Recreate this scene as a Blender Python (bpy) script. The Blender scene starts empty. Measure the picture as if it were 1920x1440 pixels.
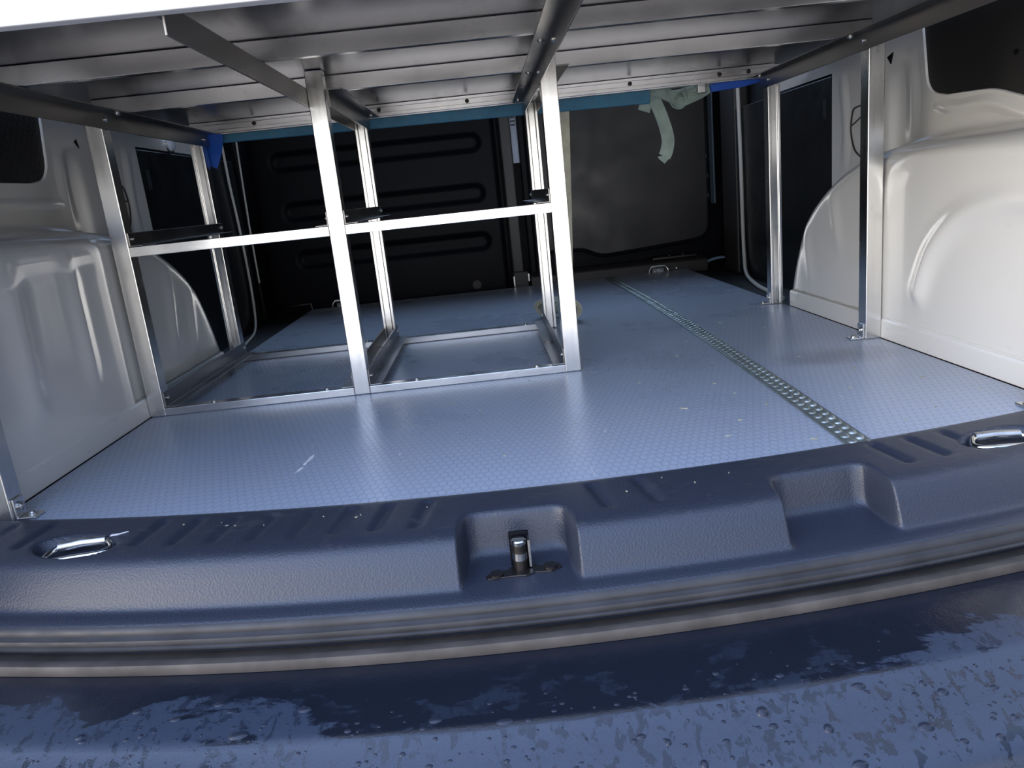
import bpy, bmesh, math, random
from mathutils import Vector, Matrix
from mathutils.geometry import tessellate_polygon
random.seed(7)
C = bpy.context.scene.collection
sc = bpy.context.scene
PI = math.pi

# ------------------------------------------------------------------ materials
def new_mat(name):
    m = bpy.data.materials.new(name); m.use_nodes = True
    nt = m.node_tree
    b = nt.nodes['Principled BSDF']
    return m, nt, b

def nd(nt, kind, **kw):
    n = nt.nodes.new(kind)
    for k, v in kw.items():
        if k.startswith('i_'):
            n.inputs[k[2:].replace('_', ' ')].default_value = v
        else:
            setattr(n, k, v)
    return n

def lk(nt, a, b): nt.links.new(a, b)

def math_n(nt, op, a, b=None, c=None, clamp=False):
    n = nt.nodes.new('ShaderNodeMath'); n.operation = op; n.use_clamp = clamp
    for i, v in enumerate((a, b, c)):
        if v is None: continue
        if isinstance(v, (int, float)): n.inputs[i].default_value = v
        else: nt.links.new(v, n.inputs[i])
    return n.outputs[0]

def vmath(nt, op, a, b=None):
    n = nt.nodes.new('ShaderNodeVectorMath'); n.operation = op
    for i, v in enumerate((a, b)):
        if v is None: continue
        if isinstance(v, (tuple, list)): n.inputs[i].default_value = v
        else: nt.links.new(v, n.inputs[i])
    return n

def mixc(nt, fac, a, b):
    n = nt.nodes.new('ShaderNodeMix'); n.data_type = 'RGBA'
    for idx, v in ((0, fac), (6, a), (7, b)):
        if isinstance(v, (int, float)): n.inputs[idx].default_value = v
        elif isinstance(v, (tuple, list)): n.inputs[idx].default_value = (*v[:3], 1)
        else: nt.links.new(v, n.inputs[idx])
    return n.outputs[2]

def pos(nt): return nd(nt, 'ShaderNodeNewGeometry').outputs['Position']
def objco(nt): return nd(nt, 'ShaderNodeTexCoord').outputs['Object']

def noise(nt, vec, scale, detail=3, rough=.5, dist=0.0, color=False):
    n = nd(nt, 'ShaderNodeTexNoise')
    n.inputs['Scale'].default_value = scale; n.inputs['Detail'].default_value = detail
    n.inputs['Roughness'].default_value = rough; n.inputs['Distortion'].default_value = dist
    if vec is not None: nt.links.new(vec, n.inputs['Vector'])
    return n.outputs['Color' if color else 'Fac']

def ramp(nt, fac, lo, hi, a=0.0, b=1.0):
    n = nd(nt, 'ShaderNodeMapRange'); n.clamp = True
    n.inputs['From Min'].default_value = lo; n.inputs['From Max'].default_value = hi
    n.inputs['To Min'].default_value = a; n.inputs['To Max'].default_value = b
    nt.links.new(fac, n.inputs['Value'])
    return n.outputs['Result']

def bump(nt, b, h, strength=.2, dist=.001, prev=None):
    n = nd(nt, 'ShaderNodeBump'); n.inputs['Strength'].default_value = strength; n.inputs['Distance'].default_value = dist
    nt.links.new(h, n.inputs['Height'])
    if prev is not None: nt.links.new(prev, n.inputs['Normal'])
    nt.links.new(n.outputs['Normal'], b.inputs['Normal'])
    return n.outputs['Normal']

def simple(name, col, rough=.5, metal=0.0, spec=.5, coat=0.0, grain=0.0, gscale=600, vary=0.0, vscale=12):
    m, nt, b = new_mat(name)
    b.inputs['Base Color'].default_value = (*col, 1); b.inputs['Roughness'].default_value = rough
    b.inputs['Metallic'].default_value = metal; b.inputs['Specular IOR Level'].default_value = spec
    b.inputs['Coat Weight'].default_value = coat; b.inputs['Coat Roughness'].default_value = .06
    if vary:
        f = ramp(nt, noise(nt, pos(nt), vscale, 5, .6), .3, .7)
        lk(nt, mixc(nt, f, tuple(max(0, c*(1-vary)) for c in col), tuple(c*(1+vary) for c in col)), b.inputs['Base Color'])
        lk(nt, ramp(nt, noise(nt, pos(nt), vscale*2.3, 4), .3, .7, rough*.8, min(1, rough*1.2)), b.inputs['Roughness'])
    if grain: bump(nt, b, noise(nt, pos(nt), gscale, 2, .6), grain, .0006)
    return m

def aluminium(name, base=(.80, .79, .77), rough=.24, streak=(150, 150, 8), scuff=.35, bumpy=.025):
    m, nt, b = new_mat(name)
    b.inputs['Metallic'].default_value = 1.0
    p = pos(nt)
    s = noise(nt, vmath(nt, 'MULTIPLY', p, streak).outputs[0], 1.0, 3, .6)
    big = noise(nt, p, 9, 3, .5)
    mixf = math_n(nt, 'ADD', math_n(nt, 'MULTIPLY', s, .35), math_n(nt, 'MULTIPLY', big, .65))
    lk(nt, ramp(nt, mixf, .35, .65, rough*.8, rough*1.25), b.inputs['Roughness'])
    c = mixc(nt, ramp(nt, mixf, .35, .65), tuple(x*.88 for x in base), base)
    if scuff:
        sm = ramp(nt, noise(nt, p, 34, 3, .5), .60, .80)
        c = mixc(nt, math_n(nt, 'MULTIPLY', sm, scuff), c, tuple(x*.42 for x in base))
    lk(nt, c, b.inputs['Base Color'])
    if bumpy: bump(nt, b, s, bumpy, .0003)
    return m

def floor_mat():
    m, nt, b = new_mat('grey_hexagon_floor')
    p = pos(nt)
    off = vmath(nt, 'ADD', p, (2.0, 2.0, 0)).outputs[0]
    q = vmath(nt, 'MULTIPLY', off, (1/.0088, 1/.0250*1.732, 0)).outputs[0]
    r = (1.0, 1.732, 1.0)
    def cell(v):
        md = vmath(nt, 'MODULO', v, r).outputs[0]
        return vmath(nt, 'SUBTRACT', md, (.5, .866, 0)).outputs[0]
    a = cell(q); bb = cell(vmath(nt, 'ADD', q, (.5, .866, 0)).outputs[0])
    def flat(v): return vmath(nt, 'MULTIPLY', v, (1, 1, 0)).outputs[0]
    a, bb = flat(a), flat(bb)
    la = vmath(nt, 'LENGTH', a).outputs['Value']; lb = vmath(nt, 'LENGTH', bb).outputs['Value']
    sel = math_n(nt, 'LESS_THAN', la, lb)
    mx = nd(nt, 'ShaderNodeMix'); mx.data_type = 'VECTOR'
    lk(nt, sel, mx.inputs[0]); lk(nt, bb, mx.inputs[4]); lk(nt, a, mx.inputs[5])
    g = vmath(nt, 'ABSOLUTE', mx.outputs[1]).outputs[0]
    d1 = vmath(nt, 'DOT_PRODUCT', g, (.5, .866, 0)).outputs['Value']
    d2 = vmath(nt, 'DOT_PRODUCT', g, (1, 0, 0)).outputs['Value']
    hd = math_n(nt, 'MAXIMUM', d1, d2)                       # 0 centre .. .5 edge
    pad = ramp(nt, hd, .37, .45, 1, 0)
    wear = ramp(nt, noise(nt, p, 3.2, 4, .6), .35, .65)
    # dust and scuffing: shapes of their own
    str_v = vmath(nt, 'MULTIPLY', p, (26, 5, 1)).outputs[0]
    streak = ramp(nt, noise(nt, str_v, 3.0, 6, .75, .6), .60, .74)
    rot1 = nd(nt, 'ShaderNodeMapping'); rot1.inputs['Rotation'].default_value = (0, 0, .7); rot1.inputs['Scale'].default_value = (70, 9, 1)
    lk(nt, p, rot1.inputs['Vector'])
    scr = ramp(nt, noise(nt, rot1.outputs[0], 1.6, 3, .6, .3), .71, .76)
    rot2 = nd(nt, 'ShaderNodeMapping'); rot2.inputs['Rotation'].default_value = (0, 0, -.5); rot2.inputs['Scale'].default_value = (90, 11, 1)
    lk(nt, p, rot2.inputs['Vector'])
    scr2 = ramp(nt, noise(nt, rot2.outputs[0], 1.4, 3, .6, .3), .72, .77)
    scr = math_n(nt, 'MAXIMUM', scr, scr2)
    speck = ramp(nt, noise(nt, p, 210, 2, .5), .76, .80)
    base = mixc(nt, pad, (.30, .34, .415), (.365, .415, .50))
    base = mixc(nt, math_n(nt, 'MULTIPLY', streak, .25), base, (.50, .53, .58))
    base = mixc(nt, math_n(nt, 'MULTIPLY', scr, .5), base, (.8, .8, .82))
    base = mixc(nt, math_n(nt, 'MULTIPLY', speck, .6), base, (.8, .8, .76))
    # a dark stain near the right hand post
    dd = vmath(nt, 'MULTIPLY', vmath(nt, 'SUBTRACT', p, (.475, 1.10, 0)).outputs[0], (9, 16, 0)).outputs[0]
    ln = math_n(nt, 'ADD', vmath(nt, 'LENGTH', dd).outputs['Value'], math_n(nt, 'MULTIPLY', noise(nt, p, 30, 4), .9))
    stain = ramp(nt, ln, .7, 1.5, 1, 0)
    base = mixc(nt, math_n(nt, 'MULTIPLY', stain, .45), base, (.07, .065, .075))
    lk(nt, base, b.inputs['Base Color'])
    ro = math_n(nt, 'ADD', ramp(nt, wear, 0, 1, .25, .34), math_n(nt, 'MULTIPLY', math_n(nt, 'SUBTRACT', 1.0, pad), .05))
    ro = math_n(nt, 'ADD', ro, math_n(nt, 'MULTIPLY', streak, .03))
    lk(nt, ro, b.inputs['Roughness'])
    b.inputs['Specular IOR Level'].default_value = .85
    bump(nt, b, pad, .14, .0005)
    return m

def bumper_mat():
    m, nt, b = new_mat('wet_dark_plastic')
    p = pos(nt)
    st = vmath(nt, 'MULTIPLY', p, (1, 1.9, 1)).outputs[0]
    big = noise(nt, st, 9.0, 9, .68, .5)
    sep = nd(nt, 'ShaderNodeSeparateXYZ'); lk(nt, p, sep.inputs[0])
    xx = math_n(nt, 'MULTIPLY', sep.outputs[0], sep.outputs[0])
    yoff = math_n(nt, 'SUBTRACT', sep.outputs[1], math_n(nt, 'MULTIPLY', xx, .215))
    # a sheet of water lies against the seal; towards the outer ridge fine droplets cover the plastic
    shelf = ramp(nt, yoff, .470, .545, .02, -.34)
    sides = math_n(nt, 'ADD', ramp(nt, sep.outputs[0], -.26, -.14, .22, 0), ramp(nt, sep.outputs[0], .16, .34, 0, .20))
    outer = ramp(nt, yoff, .4565, .4600, .34, -.05)
    patch = ramp(nt, math_n(nt, 'ADD', math_n(nt, 'ADD', big, shelf), math_n(nt, 'ADD', sides, outer)), .55, .585)
    fine = noise(nt, p, 55, 5, .7)
    outz = ramp(nt, yoff, .4560, .4590, 1, 0)
    faint = math_n(nt, 'MULTIPLY', ramp(nt, noise(nt, vmath(nt, 'MULTIPLY', p, (1, 1.7, 1)).outputs[0], 24, 6, .65, .3), .55, .60), ramp(nt, yoff, .49, .53, .38, 0))
    patch = math_n(nt, 'MAXIMUM', patch, faint)
    spots = ramp(nt, noise(nt, vmath(nt, 'MULTIPLY', p, (1, .55, 1)).outputs[0], 105, 4, .6, .4), .545, .59)
    patch = math_n(nt, 'MULTIPLY', patch, ramp(nt, fine, .30, .42, .35, 1.0))
    patch = math_n(nt, 'MULTIPLY', patch, math_n(nt, 'SUBTRACT', 1.0, math_n(nt, 'MULTIPLY', spots, ramp(nt, outz, 0, 1, .5, .85))))
    col = mixc(nt, patch, (.010, .013, .021), (.030, .042, .068))
    lk(nt, col, b.inputs['Base Color'])
    lk(nt, ramp(nt, patch, 0, 1, .14, .36), b.inputs['Roughness'])
    bump(nt, b, math_n(nt, 'ADD', math_n(nt, 'MULTIPLY', noise(nt, p, 900, 2), .6), noise(nt, p, 120, 3)), .22, .0008)
    return m

def sill_mat():
    m, nt, b = new_mat('grained_black_plastic')
    p = pos(nt)
    sep = nd(nt, 'ShaderNodeSeparateXYZ'); lk(nt, p, sep.inputs[0])
    # dusty tread marks only on the walked-on top
    top = ramp(nt, sep.outputs[2], -.003, .001)
    sm = ramp(nt, noise(nt, vmath(nt, 'MULTIPLY', p, (1, 2.2, 1)).outputs[0], 26, 8, .72, 1.2), .56, .72)
    c = mixc(nt, math_n(nt, 'MULTIPLY', math_n(nt, 'MULTIPLY', sm, top), .5), (.022, .028, .044), (.10, .10, .10))
    sp = ramp(nt, noise(nt, p, 330, 2, .5), .80, .83)
    c = mixc(nt, math_n(nt, 'MULTIPLY', sp, .6), c, (.4, .4, .4))
    lk(nt, c, b.inputs['Base Color'])
    b.inputs['Roughness'].default_value = .44
    b.inputs['Specular IOR Level'].default_value = .6
    vo = nd(nt, 'ShaderNodeTexVoronoi'); vo.inputs['Scale'].default_value = 520; lk(nt, p, vo.inputs['Vector'])
    bump(nt, b, vo.outputs['Distance'], .35, .0007)
    return m

def paint_mat():
    m, nt, b = new_mat('white_body_paint')
    p = pos(nt)
    sep = nd(nt, 'ShaderNodeSeparateXYZ'); lk(nt, p, sep.inputs[0])
    dirt = ramp(nt, noise(nt, vmath(nt, 'MULTIPLY', p, (1, 1.2, 3)).outputs[0], 22, 7, .7), .62, .72)
    low = ramp(nt, sep.outputs[2], .0, .05, 1, .12)
    c = mixc(nt, math_n(nt, 'MULTIPLY', math_n(nt, 'MULTIPLY', dirt, low), .55), (.78, .77, .73), (.25, .22, .18))
    sc_ = nd(nt, 'ShaderNodeMapping'); sc_.inputs['Rotation'].default_value = (.5, 0, 0); sc_.inputs['Scale'].default_value = (1, 6, 60)
    lk(nt, p, sc_.inputs['Vector'])
    s = ramp(nt, noise(nt, sc_.outputs[0], 2.2, 3, .6), .74, .78)
    c = mixc(nt, math_n(nt, 'MULTIPLY', s, .35), c, (.3, .29, .28))
    lk(nt, c, b.inputs['Base Color'])
    b.inputs['Roughness'].default_value = .30
    b.inputs['Coat Weight'].default_value = .7; b.inputs['Coat Roughness'].default_value = .09
    bump(nt, b, noise(nt, p, 25, 2), .03, .002)
    return m

def mesh_mat():
    m, nt, b = new_mat('perforated_black')
    p = pos(nt)
    q = vmath(nt, 'MULTIPLY', p, (0, 70, 90)).outputs[0]
    s = nd(nt, 'ShaderNodeSeparateXYZ'); lk(nt, q, s.inputs[0])
    row = math_n(nt, 'FLOOR', s.outputs[2])
    y = math_n(nt, 'FRACT', math_n(nt, 'ADD', s.outputs[1], math_n(nt, 'MULTIPLY', row, .5)))
    z = math_n(nt, 'FRACT', s.outputs[2])
    d = math_n(nt, 'ADD', math_n(nt, 'POWER', math_n(nt, 'SUBTRACT', y, .5), 2.0), math_n(nt, 'POWER', math_n(nt, 'SUBTRACT', z, .5), 2.0))
    h = ramp(nt, d, .03, .07)
    lk(nt, mixc(nt, h, (.002, .002, .003), (.010, .010, .011)), b.inputs['Base Color'])
    b.inputs['Roughness'].default_value = .45
    bump(nt, b, h, .5, .002)
    return m

def strap_mat(name, col):
    m, nt, b = new_mat(name)
    p = pos(nt)
    w = nd(nt, 'ShaderNodeTexWave'); w.inputs['Scale'].default_value = 260; w.bands_direction = 'DIAGONAL'; lk(nt, p, w.inputs['Vector'])
    f = ramp(nt, noise(nt, p, 40, 4), .35, .7)
    c = mixc(nt, f, tuple(x*.72 for x in col), col)
    lk(nt, c, b.inputs['Base Color']); b.inputs['Roughness'].default_value = .85
    b.inputs['Specular IOR Level'].default_value = .2
    bump(nt, b, w.outputs['Fac'], .3, .0008)
    return m

M = {}
M['alu'] = aluminium('brushed_aluminium')
M['alu_rail'] = aluminium('aluminium_rail', (.68, .67, .67), .24, (3, 40, 40), .2, 0)
M['alu_bay'] = aluminium('aluminium_bay_rail', (.80, .79, .78), .24, (6, 150, 150))
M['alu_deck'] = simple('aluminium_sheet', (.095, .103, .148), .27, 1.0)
M['alu_shaded'] = aluminium('aluminium_angle_shaded', (.32, .305, .29), .32, (40, 3, 40), 0, 0)  # same bare aluminium, darkened in colour for the dim interior it reflects
M['floor'] = floor_mat()
M['paint'] = paint_mat()
M['board'] = simple('white_board', (.86, .86, .86), .45)
M['sill'] = sill_mat()
M['bumper'] = bumper_mat()
M['rubber'] = simple('door_rubber', (.030, .030, .033), .55, vary=.35, vscale=18)
M['lip'] = simple('dusty_body_lip', (.075, .065, .057), .6, vary=.35, vscale=20, spec=.35)
M['black'] = simple('black_panel_plastic', (.0040, .0045, .0065), .46, spec=.10, grain=.12)
M['hatch'] = simple('black_sheet_panel', (.017, .0155, .0145), .44, spec=.4, vary=.25, vscale=5, grain=.06, gscale=200)
M['lining'] = simple('black_coated_board', (.006, .008, .009), .34, vary=.3, vscale=9)
M['under'] = simple('black_floor_well', (.010, .012, .016), .6)
M['pillar'] = simple('dark_grey_metal', (.030, .028, .026), .5)
M['window'] = simple('black_window_board', (.009, .008, .008), .5)
M['grille'] = mesh_mat()
M['chrome'] = simple('zinc_chrome', (.78, .77, .72), .16, 1.0)
M['zinc'] = simple('zinc_steel', (.55, .55, .54), .32, 1.0, vary=.15, vscale=60)
M['steel_dark'] = simple('dark_steel', (.07, .065, .06), .35, .9)
M['tread'] = simple('galvanised_tread', (.33, .37, .355), .42, .85, vary=.25, vscale=25)
M['strap'] = strap_mat('pale_green_webbing', (.42, .52, .46))
M['roll'] = strap_mat('beige_webbing', (.62, .61, .48))
M['tape'] = simple('blue_tape', (.012, .10, .52), .5)
M['foam'] = simple('teal_blue_foam', (.045, .19, .31), .6, vary=.15, vscale=30)
M['cable'] = simple('white_cable', (.62, .60, .54), .45)
M['seal_blue'] = simple('blue_grey_seal', (.085, .115, .145), .5)
M['pale'] = simple('pale_blue_plastic', (.30, .45, .60), .4)
M['slot'] = simple('painted_slot_light', (.45, .52, .66), .4)  # pale blue stands in for daylight showing through the cab slit
M['sealant'] = simple('aged_sealant', (.42, .39, .33), .6, vary=.4, vscale=60)
M['chip'] = simple('white_paint_chip', (.8, .8, .8), .6)
M['leafbit'] = simple('dry_plant_bits', (.42, .40, .28), .8, vary=.4, vscale=60)
M['lens'] = simple('clear_lamp_lens', (.75, .8, .85), .12)
def water_mat():
    m, nt, b = new_mat('water_drop')
    b.inputs['Base Color'].default_value = (.05, .06, .09, 1); b.inputs['Roughness'].default_value = .04
    b.inputs['IOR'].default_value = 1.33; b.inputs['Specular IOR Level'].default_value = .6
    b.inputs['Transmission Weight'].default_value = .55
    return m
M['water'] = water_mat()

# ------------------------------------------------------------------ helpers
def box(bm, x0, x1, y0, y1, z0, z1):
    vs = [bm.verts.new((x, y, z)) for x in (x0, x1) for y in (y0, y1) for z in (z0, z1)]
    for f in ((0, 1, 3, 2), (4, 6, 7, 5), (0, 4, 5, 1), (2, 3, 7, 6), (0, 2, 6, 4), (1, 5, 7, 3)):
        bm.faces.new([vs[i] for i in f])

def prism(bm, pts, axis, a, b):
    """extrude a closed 2-d outline along an axis (0 x: pts are y,z; 1 y: pts are x,z; 2 z: pts are x,y)"""
    def P(p, t):
        return {0: (t, p[0], p[1]), 1: (p[0], t, p[1]), 2: (p[0], p[1], t)}[axis]
    A = [bm.verts.new(P(p, a)) for p in pts]; B = [bm.verts.new(P(p, b)) for p in pts]
    n = len(pts)
    for i in range(n):
        j = (i+1) % n
        bm.faces.new((A[i], A[j], B[j], B[i]))
    bm.faces.new(A[::-1]); bm.faces.new(B)

def cyl(bm, c, axis, r, h, seg=20, r2=None):
    """closed cylinder from c along axis (a vector) of length h"""
    ax = Vector(axis).normalized(); t = Vector((0, 0, 1)) if abs(ax.z) < .9 else Vector((1, 0, 0))
    u = ax.cross(t).normalized(); v = ax.cross(u)
    c = Vector(c); r2 = r if r2 is None else r2
    A = [bm.verts.new(c + (u*math.cos(2*PI*i/seg) + v*math.sin(2*PI*i/seg))*r) for i in range(seg)]
    B = [bm.verts.new(c + ax*h + (u*math.cos(2*PI*i/seg) + v*math.sin(2*PI*i/seg))*r2) for i in range(seg)]
    for i in range(seg):
        j = (i+1) % seg; bm.faces.new((A[i], A[j], B[j], B[i]))
    bm.faces.new(A[::-1]); bm.faces.new(B)

def dome(bm, c, rx, ry, h, seg=12, rings=4, normal=None):
    c = Vector(c); R = Matrix.Identity(3)
    if normal is not None: R = Vector((0, 0, 1)).rotation_difference(Vector(normal)).to_matrix()
    prev = None; first = None
    for k in range(rings):
        a = k/rings*PI/2
        ring = [bm.verts.new(c + R @ Vector((rx*math.cos(a)*math.cos(2*PI*i/seg), ry*math.cos(a)*math.sin(2*PI*i/seg), h*math.sin(a)))) for i in range(seg)]
        if prev:
            for i in range(seg):
                j = (i+1) % seg; bm.faces.new((prev[i], prev[j], ring[j], ring[i]))
        else: first = ring
        prev = ring
    top = bm.verts.new(c + R @ Vector((0, 0, h)))
    for i in range(seg): bm.faces.new((prev[i], prev[(i+1) % seg], top))
    bm.faces.new(first[::-1])

def catmull(pts, n=8, closed=False):
    P = [Vector(p) for p in pts]; out = []; N = len(P)
    for i in range(N if closed else N-1):
        if closed: p0, p1, p2, p3 = P[i-1], P[i], P[(i+1) % N], P[(i+2) % N]
        else: p0, p1, p2, p3 = P[max(i-1, 0)], P[i], P[i+1], P[min(i+2, N-1)]
        for k in range(n):
            t = k/n
            out.append(.5*((2*p1) + (-p0+p2)*t + (2*p0-5*p1+4*p2-p3)*t*t + (-p0+3*p1-3*p2+p3)*t**3))
    if not closed: out.append(P[-1])
    return out

def tube(bm, pts, r, seg=10, closed=False):
    pts = [Vector(p) for p in pts]; N = len(pts); rings = []
    up = Vector((.31, .17, .93)).normalized(); u = None
    for i, p in enumerate(pts):
        if closed: t = (pts[(i+1) % N]-pts[i-1]).normalized()
        else: t = (pts[min(i+1, N-1)]-pts[max(i-1, 0)]).normalized()
        if u is None: u = t.cross(up).normalized()
        u = (u - t*u.dot(t)).normalized(); v = t.cross(u)
        rings.append([bm.verts.new(p + (u*math.cos(2*PI*k/seg)+v*math.sin(2*PI*k/seg))*r) for k in range(seg)])
    for i in range(N if closed else N-1):
        a, b = rings[i], rings[(i+1) % N]
        for k in range(seg):
            j = (k+1) % seg; bm.faces.new((a[k], a[j], b[j], b[k]))
    if not closed:
        bm.faces.new(rings[0][::-1]); bm.faces.new(rings[-1])

def ribbon(bm, pts, width_dir, w, t):
    """flat webbing along pts: width along width_dir (one vector or one per point), thickness t"""
    pts = [Vector(p) for p in pts]; N = len(pts); rings = []
    for i, p in enumerate(pts):
        tg = (pts[min(i+1, N-1)]-pts[max(i-1, 0)]).normalized()
        wd = Vector(width_dir[i] if isinstance(width_dir, list) else width_dir).normalized()
        wd = (wd - tg*wd.dot(tg)).normalized(); n = tg.cross(wd)
        rings.append([bm.verts.new(p + wd*a*w/2 + n*b*t/2) for a, b in ((-1, -1), (0, -1), (1, -1), (1, 1), (0, 1), (-1, 1))])
    for i in range(N-1):
        a, b = rings[i], rings[i+1]
        for k in range(6):
            j = (k+1) % 6; bm.faces.new((a[k], a[j], b[j], b[k]))
    bm.faces.new(rings[0][::-1]); bm.faces.new(rings[-1])

def grid(bm, rows, closed_u=False):
    V = [[bm.verts.new(p) for p in r] for r in rows]
    for i in range(len(V)-1):
        n = len(V[i])
        for k in range(n if closed_u else n-1):
            j = (k+1) % n
            bm.faces.new((V[i][k], V[i][j], V[i+1][j], V[i+1][k]))
    return V

def sweep(bm, prof, xs, k=.215, thick=None):
    """profile (y offset, z) swept across the van along the bowed rear edge y = off + k x^2"""
    rows = [[(x, y + k*x*x, z) for y, z in prof] for x in xs]
    V = grid(bm, rows)
    bm.faces.new(V[0]); bm.faces.new(V[-1][::-1])

def obj(name, bm, mat, parent=None, smooth=False, bevel=0.0, angle=40):
    bmesh.ops.recalc_face_normals(bm, faces=bm.faces)
    me = bpy.data.meshes.new(name)
    if parent is not None:
        root = parent
        off = Vector((0, 0, 0))
        while root is not None: off += root.location; root = root.parent
        bmesh.ops.translate(bm, vec=-off, verts=bm.verts)
    bm.to_mesh(me); bm.free()
    me.materials.append(M[mat] if isinstance(mat, str) else mat)
    o = bpy.data.objects.new(name, me); C.objects.link(o)
    if parent is not None: o.parent = parent
    if smooth:
        for p in me.polygons: p.use_smooth = True
        me.set_sharp_from_angle(angle=math.radians(angle))
    if bevel:
        bv = o.modifiers.new('soft_edges', 'BEVEL'); bv.width = bevel; bv.segments = 2; bv.limit_method = 'ANGLE'; bv.angle_limit = math.radians(50)
    return o

def thing(name, label, cat, loc=(0, 0, 0), group=None):
    o = bpy.data.objects.new(name, None); C.objects.link(o); o.location = loc; o.empty_display_size = .05
    tag(o, label, cat, group); return o

def tag(o, label, cat, group=None, kind=None):
    o['label'] = label; o['category'] = cat
    if group: o['group'] = group
    if kind: o['kind'] = kind
    return o

def struct(o): o['kind'] = 'structure'; return o
def BM(): return bmesh.new()
def sstep(a, b, x):
    t = max(0.0, min(1.0, (x-a)/(b-a))); return t*t*(3-2*t)

# ------------------------------------------------------------------ setting
YF, YR, YB = 1.181, 1.589, 2.3645          # front posts, rear posts, back edge of the floor panel
KX = .215
def floor_obj():
    bm = BM(); xs = [-.588 + 1.176*i/40 for i in range(41)]
    pts = [(x, .688 + KX*x*x) for x in xs] + [(.588, YB), (-.588, YB)]
    prism(bm, pts, 2, -.012, 0.0)
    return struct(obj('floor', bm, 'floor'))
floor_obj()
bm = BM(); box(bm, -.75, .75, .78, 2.55, -.06, -.0135); struct(obj('floor_well', bm, 'under'))
bm = BM(); box(bm, -.80, .80, .74, 2.6, 1.15, 1.17); struct(obj('ceiling', bm, 'paint'))

def wall(side):
    s = side
    outer = [(.50, -.012), (1.60, -.012), (1.60, .452), (1.98, .452), (1.98, 1.15), (.50, 1.15)]
    # window opening with a rounded lower front corner and a waving lower edge
    if s > 0: low = [(.60, .335), (.75, .318), (.90, .322), (1.0, .332), (1.05, .345), (1.10, .358), (1.16, .362), (1.21, .364)]
    else: low = [(.60, .374), (1.0, .374), (1.21, .375)]
    low = [tuple(p[:2]) for p in catmull([(a, b, 0) for a, b in low], 6)]
    cr = [(1.245, .372 if s > 0 else .381), (1.262, .388 if s > 0 else .396), (1.268, .41)]
    cr = [tuple(p[:2]) for p in catmull([(low[-1][0], low[-1][1], 0)] + [(a, b, 0) for a, b in cr], 5)][1:]
    hole = low + cr + [(1.285, .50), (1.30, .9), (1.26, .95), (.60, .95)]
    rings = [[Vector((0, y, z)) for y, z in outer], [Vector((0, y, z)) for y, z in hole]]
    tris = tessellate_polygon(rings)
    flat = rings[0] + rings[1]
    bm = BM()
    V = [bm.verts.new((s*.70, p.y, p.z)) for p in flat]
    for t in tris:
        try: bm.faces.new([V[i] for i in t])
        except ValueError: pass
    # rolled lip of the window opening and the outer skin behind
    n0 = len(outer); H = V[n0:]; n = len(H)
    prev = H
    for dx, sh in ((.0012, .0008), (.0025, .0012), (.0036, .0013)):
        cy = 1.0; cz = .65
        ring = []
        for v in H:
            d = Vector((0, cy-v.co.y, cz-v.co.z)).normalized()*sh
            ring.append(bm.verts.new((s*(.70+dx), v.co.y+d.y, v.co.z+d.z)))
        for i in range(n):
            j = (i+1) % n; bm.faces.new((prev[i], prev[j], ring[j], ring[i]))
        prev = ring
    # pressed swage line under the window, following its lower edge
    def swage(pts, w, h):
        P = catmull([(s*.70, y, z) for y, z in pts], 8); rows = []
        for i, p in enumerate(P):
            e = min(1.0, min(i, len(P)-1-i)/6)
            tg = (P[min(i+1, len(P)-1)]-P[max(i-1, 0)]).normalized()
            nn = Vector((0, -tg.z, tg.y))
            rows.append([p + nn*w*q + Vector((-s*(h*e*(1-q*q)**2+.0004), 0, 0)) for q in (-1, -.7, -.4, -.15, .15, .4, .7, 1)])
        grid(bm, rows)
    if s > 0:
        swage([(1.24, .352), (1.18, .343), (1.10, .340), (1.0, .312), (.90, .298), (.78, .292)], .012, .006)
        swage([(1.30, .30), (1.30, .38), (1.315, .45)], .022, .003)
    else:
        swage([(1.30, .345), (1.2, .345), (1.05, .343), (.85, .34)], .010, .005)
        swage([(1.30, .30), (1.30, .38), (1.315, .45)], .022, .003)
    # pillar beside the lining panel: a shallow pressing with a dark seam
    swage([(1.545, .26), (1.535, .33), (1.545, .40), (1.555, .445)], .022, .004)
    o = struct(obj('wall_right' if s > 0 else 'wall_left', bm, 'paint', smooth=True, angle=50))
    # seam of the blanking cover in the pillar and the drilled hole
    bm = BM()
    seam = [(1.475, .285), (1.50, .30), (1.515, .335), (1.508, .37), (1.49, .377), (1.465, .377)]
    tube(bm, catmull([(s*.6985, y, z) for y, z in seam], 6), .0016, 8)
    tube(bm, catmull([(s*.6985, y, z) for y, z in [(1.512, .345), (1.49, .352), (1.465, .362)]], 6), .0013, 8)
    obj('cover_seam', bm, 'pillar', o, smooth=True)
    bm = BM()
    if s > 0: prism(bm, [(1.365, .452), (1.385, .447), (1.372, .434)], 0, s*.6985, s*.7005)
    else: prism(bm, [(1.365, .446), (1.372, .450), (1.376, .436)], 0, s*.7005, s*.6985)
    obj('drill_hole', bm, 'black', o)
    # what closes the window
    bm = BM(); box(bm, s*.7039 if s > 0 else -.714, .714 if s > 0 else -.7039, .50, 1.42, .28, 1.0)
    w = struct(obj('window_2' if s > 0 else 'window_1', bm, 'window' if s > 0 else 'grille'))
    if s > 0:
        bm = BM(); cyl(bm, (.7039, 1.06, .40), (-1, 0, 0), .0035, .002, 12); obj('rivet', bm, 'black', w)
    return o
wall(1); wall(-1)
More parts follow.
